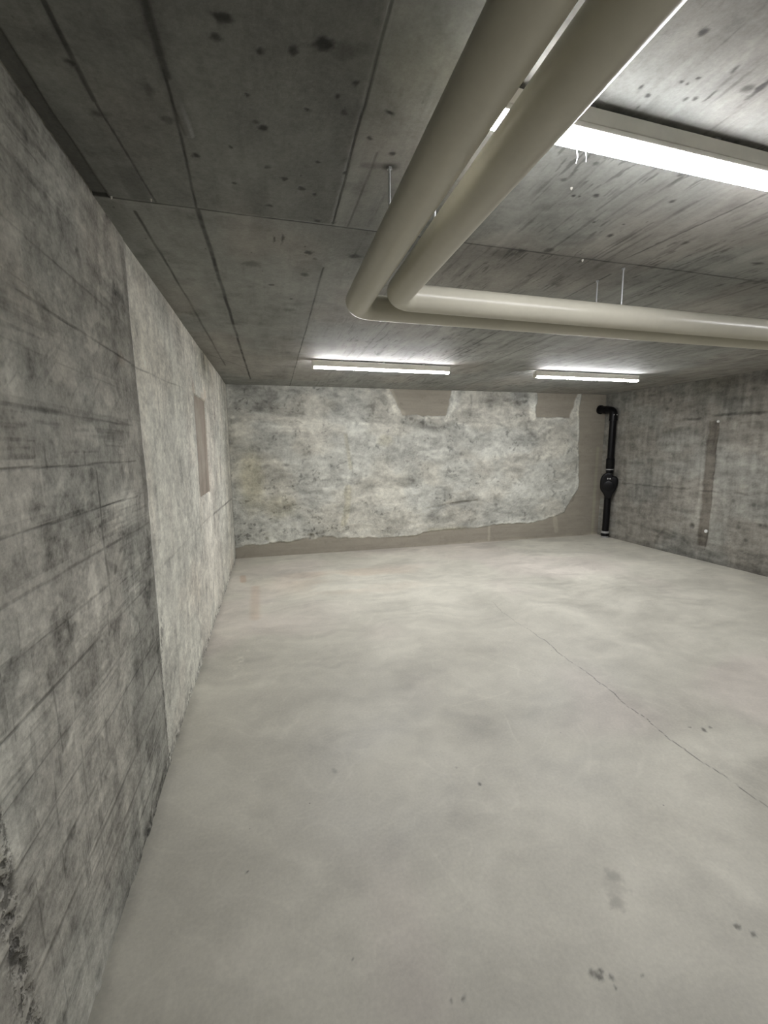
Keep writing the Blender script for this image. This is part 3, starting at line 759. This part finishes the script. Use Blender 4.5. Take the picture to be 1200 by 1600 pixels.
# lamp feed cable stub beside the right far lamp
bm = bmesh.new(); sweep(bm, [(0, 0, 0), (-.03, 0, .012), (-.07, 0, .010), (-.11, -.002, .016)], .006, 10)
o = link('lamp_cable', bm, M_WHITE); o.location = (3.045, 4.745, ZC - .035); tag(o, 'short pale cable at the left end of the far right lamp', 'cable')

# ------------------------------------------------------------------ black drain pipe in the corner
DP = (5.685, 6.45)
e = empty('drain_pipe', (DP[0], DP[1], 0)); tag(e, 'black plastic drain pipe standing in the far right corner', 'drain pipe')
r = .056
bm = bmesh.new(); sweep(bm, [(.0, 0, 1.12), (.004, 0, 2.06)], r, 32); link('upper_pipe', bm, M_BLACK, e)
bm = bmesh.new(); sweep(bm, [(-.012, 0, .06), (-.003, 0, .80)], r * .98, 32); link('lower_pipe', bm, M_BLACK, e)
# socket of the upper pipe
bm = bmesh.new(); sweep(bm, [(0, 0, 1.215), (0, 0, 1.225), (0, 0, 1.37), (0, 0, 1.38), (0, 0, 1.40)], [r + .004, r + .009, r + .009, r + .012, r + .001], 32); link('socket', bm, M_BLACK, e)
bm = bmesh.new(); sweep(bm, [(0, 0, 1.195), (0, 0, 1.213)], r + .008, 32); link('clamp_band', bm, M_BAND, e)['label'] = 'pale metal clamp band'
# elbow at the top: up, over to the left and back into the wall
p_top = (.004, 0, 2.04); p_c = (.004, 0, 2.205); p_w = (-.045, .30, 2.245)
bm = bmesh.new()
pts = [p_top] + bend(p_top, p_c, p_w, .085, 12) + [p_w]
sweep(bm, pts, [r + .009] * len(pts), 32); link('elbow', bm, M_BLACK, e)
bm = bmesh.new(); sweep(bm, [(.004, 0, 2.035), (.004, 0, 2.06)], r + .013, 32); link('collar', bm, M_BLACK, e)
v = (Vector(p_w) - Vector(p_c)).normalized()
bm = bmesh.new(); a = Vector(p_c) + v * .13; sweep(bm, [a, a + v * .025], r + .014, 32); link('collar', bm, M_BLACK, e)
bm = bmesh.new(); sweep(bm, [Vector(p_w) - v * .05, Vector(p_w) - v * .015], r + .022, 32); link('wall_collar', bm, M_BLACK, e)
for a_ in (-.6, .2):
    bm = bmesh.new(); bmesh.ops.create_uvsphere(bm, u_segments=12, v_segments=8, radius=.010, matrix=Matrix.Translation((.004 + (r + .012) * math.sin(a_), -(r + .012) * math.cos(a_), 2.13)))
    link('clip', bm, M_BAND, e)['label'] = 'pale clip'
# valve body: a drum facing the room, bulging left above and right below
view = math.atan2(DP[0], DP[1])
out = [(-.055, .20), (-.105, .165), (-.135, .10), (-.14, .02), (-.135, -.07), (-.115, -.13), (-.065, -.175), (-.055, -.25), (.052, -.25), (.06, -.20), (.105, -.12), (.135, -.05), (.145, .03), (.145, .09), (.125, .13), (.09, .145), (.055, .14), (.05, .20)]
bm = bmesh.new()
def ring(sc, dy): return [bm.verts.new((x_ * sc, dy, z_ * sc if abs(z_) < .2 else z_)) for x_, z_ in out]
lay = [ring(.80, -.095), ring(.93, -.085), ring(1, -.06), ring(1, .06), ring(.93, .085), ring(.8, .095)]
n = len(out)
for A_, B_ in zip(lay[:-1], lay[1:]):
    for i in range(n): bm.faces.new((A_[i], A_[(i + 1) % n], B_[(i + 1) % n], B_[i]))
bm.faces.new(lay[0][::-1]); bm.faces.new(lay[-1])
vb = link('valve_body', bm, M_BLACK, e, angle=50); vb.location = (-.002, 0, .95); vb.rotation_euler = (0, 0, -view)
sub = vb.modifiers.new('round', 'SUBSURF'); sub.levels = 1; sub.render_levels = 2
bm = bmesh.new(); sweep(bm, [(0, -.09, -.02), (0, -.108, -.02), (0, -.112, -.02)], [.085, .085, .078], 32)
link('cover', bm, M_BLACK, vb)
for q in (-.018, .016):
    bm = bmesh.new(); sweep(bm, [(q, -.100, .10), (q, -.112, .10)], .013, 10); link('highlight_stud', bm, M_BAND, vb)['label'] = 'pale stud set in for a highlight'  # pale studs paint small highlights onto the black valve
bm = bmesh.new(); sweep(bm, [(-.012, 0, .085), (-.012, 0, .10), (-.012, 0, .115), (-.012, 0, .12)], [r + .012, r + .012, r + .010, r + .002], 32); link('base_band', bm, M_BAND, e)['label'] = 'greyish band'
bm = bmesh.new(); sweep(bm, [(-.012, 0, .03), (-.012, 0, .04), (-.012, 0, .075), (-.012, 0, .088)], [r + .006, r + .013, r + .014, r + .006], 32); link('base_socket', bm, M_BLACK, e)
bm = bmesh.new(); sweep(bm, [(-.012, 0, -.005), (-.012, 0, .035)], r + .004, 32); link('floor_sleeve', bm, M_BAND, e)['label'] = 'grey sleeve at the floor'

# ------------------------------------------------------------------ small fixings
def plug(x, y, z, dirv, rr, label, mat=M_WHITE, name='wall_plug', cat='wall plug'):
    bm = bmesh.new(); d = Vector(dirv)
    sweep(bm, [-d * .012, d * .006, d * .012, d * .016], [rr * .8, rr, rr * .85, rr * .4], 16)
    o = link(name, bm, mat); o.location = (x, y, z); return tag(o, label, cat, 'plugs on the right wall' if cat == 'wall plug' else 'mortar nubs on the ceiling')
plug(right_x(4.70), 4.70, 1.92, (-1, 0, 0), .020, 'small white plug at the top of the dark stripe on the right wall')
plug(right_x(4.72), 4.72, .42, (-1, 0, 0), .026, 'small white plug near the foot of the dark stripe on the right wall')
plug(1.058, 1.468, ZC + .008, (0, 0, -1), .0045, 'small pale nub on the ceiling below the close overhead lamp', M_MORTAR, 'mortar_nub', 'mortar nub')
plug(1.505, 1.975, ZC + .006, (0, 0, -1), .005, 'small pale nub on the ceiling joint before the hanger rods', M_MORTAR, 'mortar_nub', 'mortar nub')
plug(-.515, 1.90, ZC + .008, (0, 0, -1), .004, 'tiny pale nub on the ceiling joint beside the left wall', M_MORTAR, 'mortar_nub', 'mortar nub')
plug(-.382, 1.885, ZC + .008, (0, 0, -1), .004, 'tiny pale nub at a crossing of ceiling joints near the left wall', M_MORTAR, 'mortar_nub', 'mortar nub')

# ------------------------------------------------------------------ camera
yaw, pitch, roll = .247954434, -.144625376, -.00815398386
cy, sy, cp, sp, cr, sr = math.cos(yaw), math.sin(yaw), math.cos(pitch), math.sin(pitch), math.cos(roll), math.sin(roll)
fw = Vector((sy * cp, cy * cp, sp)); r0 = Vector((cy, -sy, 0)); u0 = r0.cross(fw)
rt = r0 * cr + u0 * sr; up = -r0 * sr + u0 * cr
cd = bpy.data.cameras.new('camera'); cam = bpy.data.objects.new('camera', cd); COL.objects.link(cam)
cam.matrix_world = Matrix(((rt.x, up.x, -fw.x, 0), (rt.y, up.y, -fw.y, 0), (rt.z, up.z, -fw.z, HC), (0, 0, 0, 1)))
cd.sensor_fit = 'VERTICAL'; cd.sensor_height = 24; cd.lens = 685.757 * 24 / 1600
cd.clip_start = .02
scene.camera = cam

w = bpy.data.worlds.new('world'); scene.world = w; w.use_nodes = True
w.node_tree.nodes['Background'].inputs[0].default_value = (.02, .02, .02, 1)
w.node_tree.nodes['Background'].inputs[1].default_value = .1
scene.view_settings.view_transform = 'Standard'; scene.view_settings.look = 'None'
scene.view_settings.gamma = 1; scene.view_settings.exposure = 0.0
scene.view_settings.use_curve_mapping = False
scene.cycles.max_bounces = 7; scene.cycles.diffuse_bounces = 5
scene.cycles.use_adaptive_sampling = True; scene.cycles.adaptive_threshold = .045
scene.cycles.caustics_reflective = False; scene.cycles.caustics_refractive = False
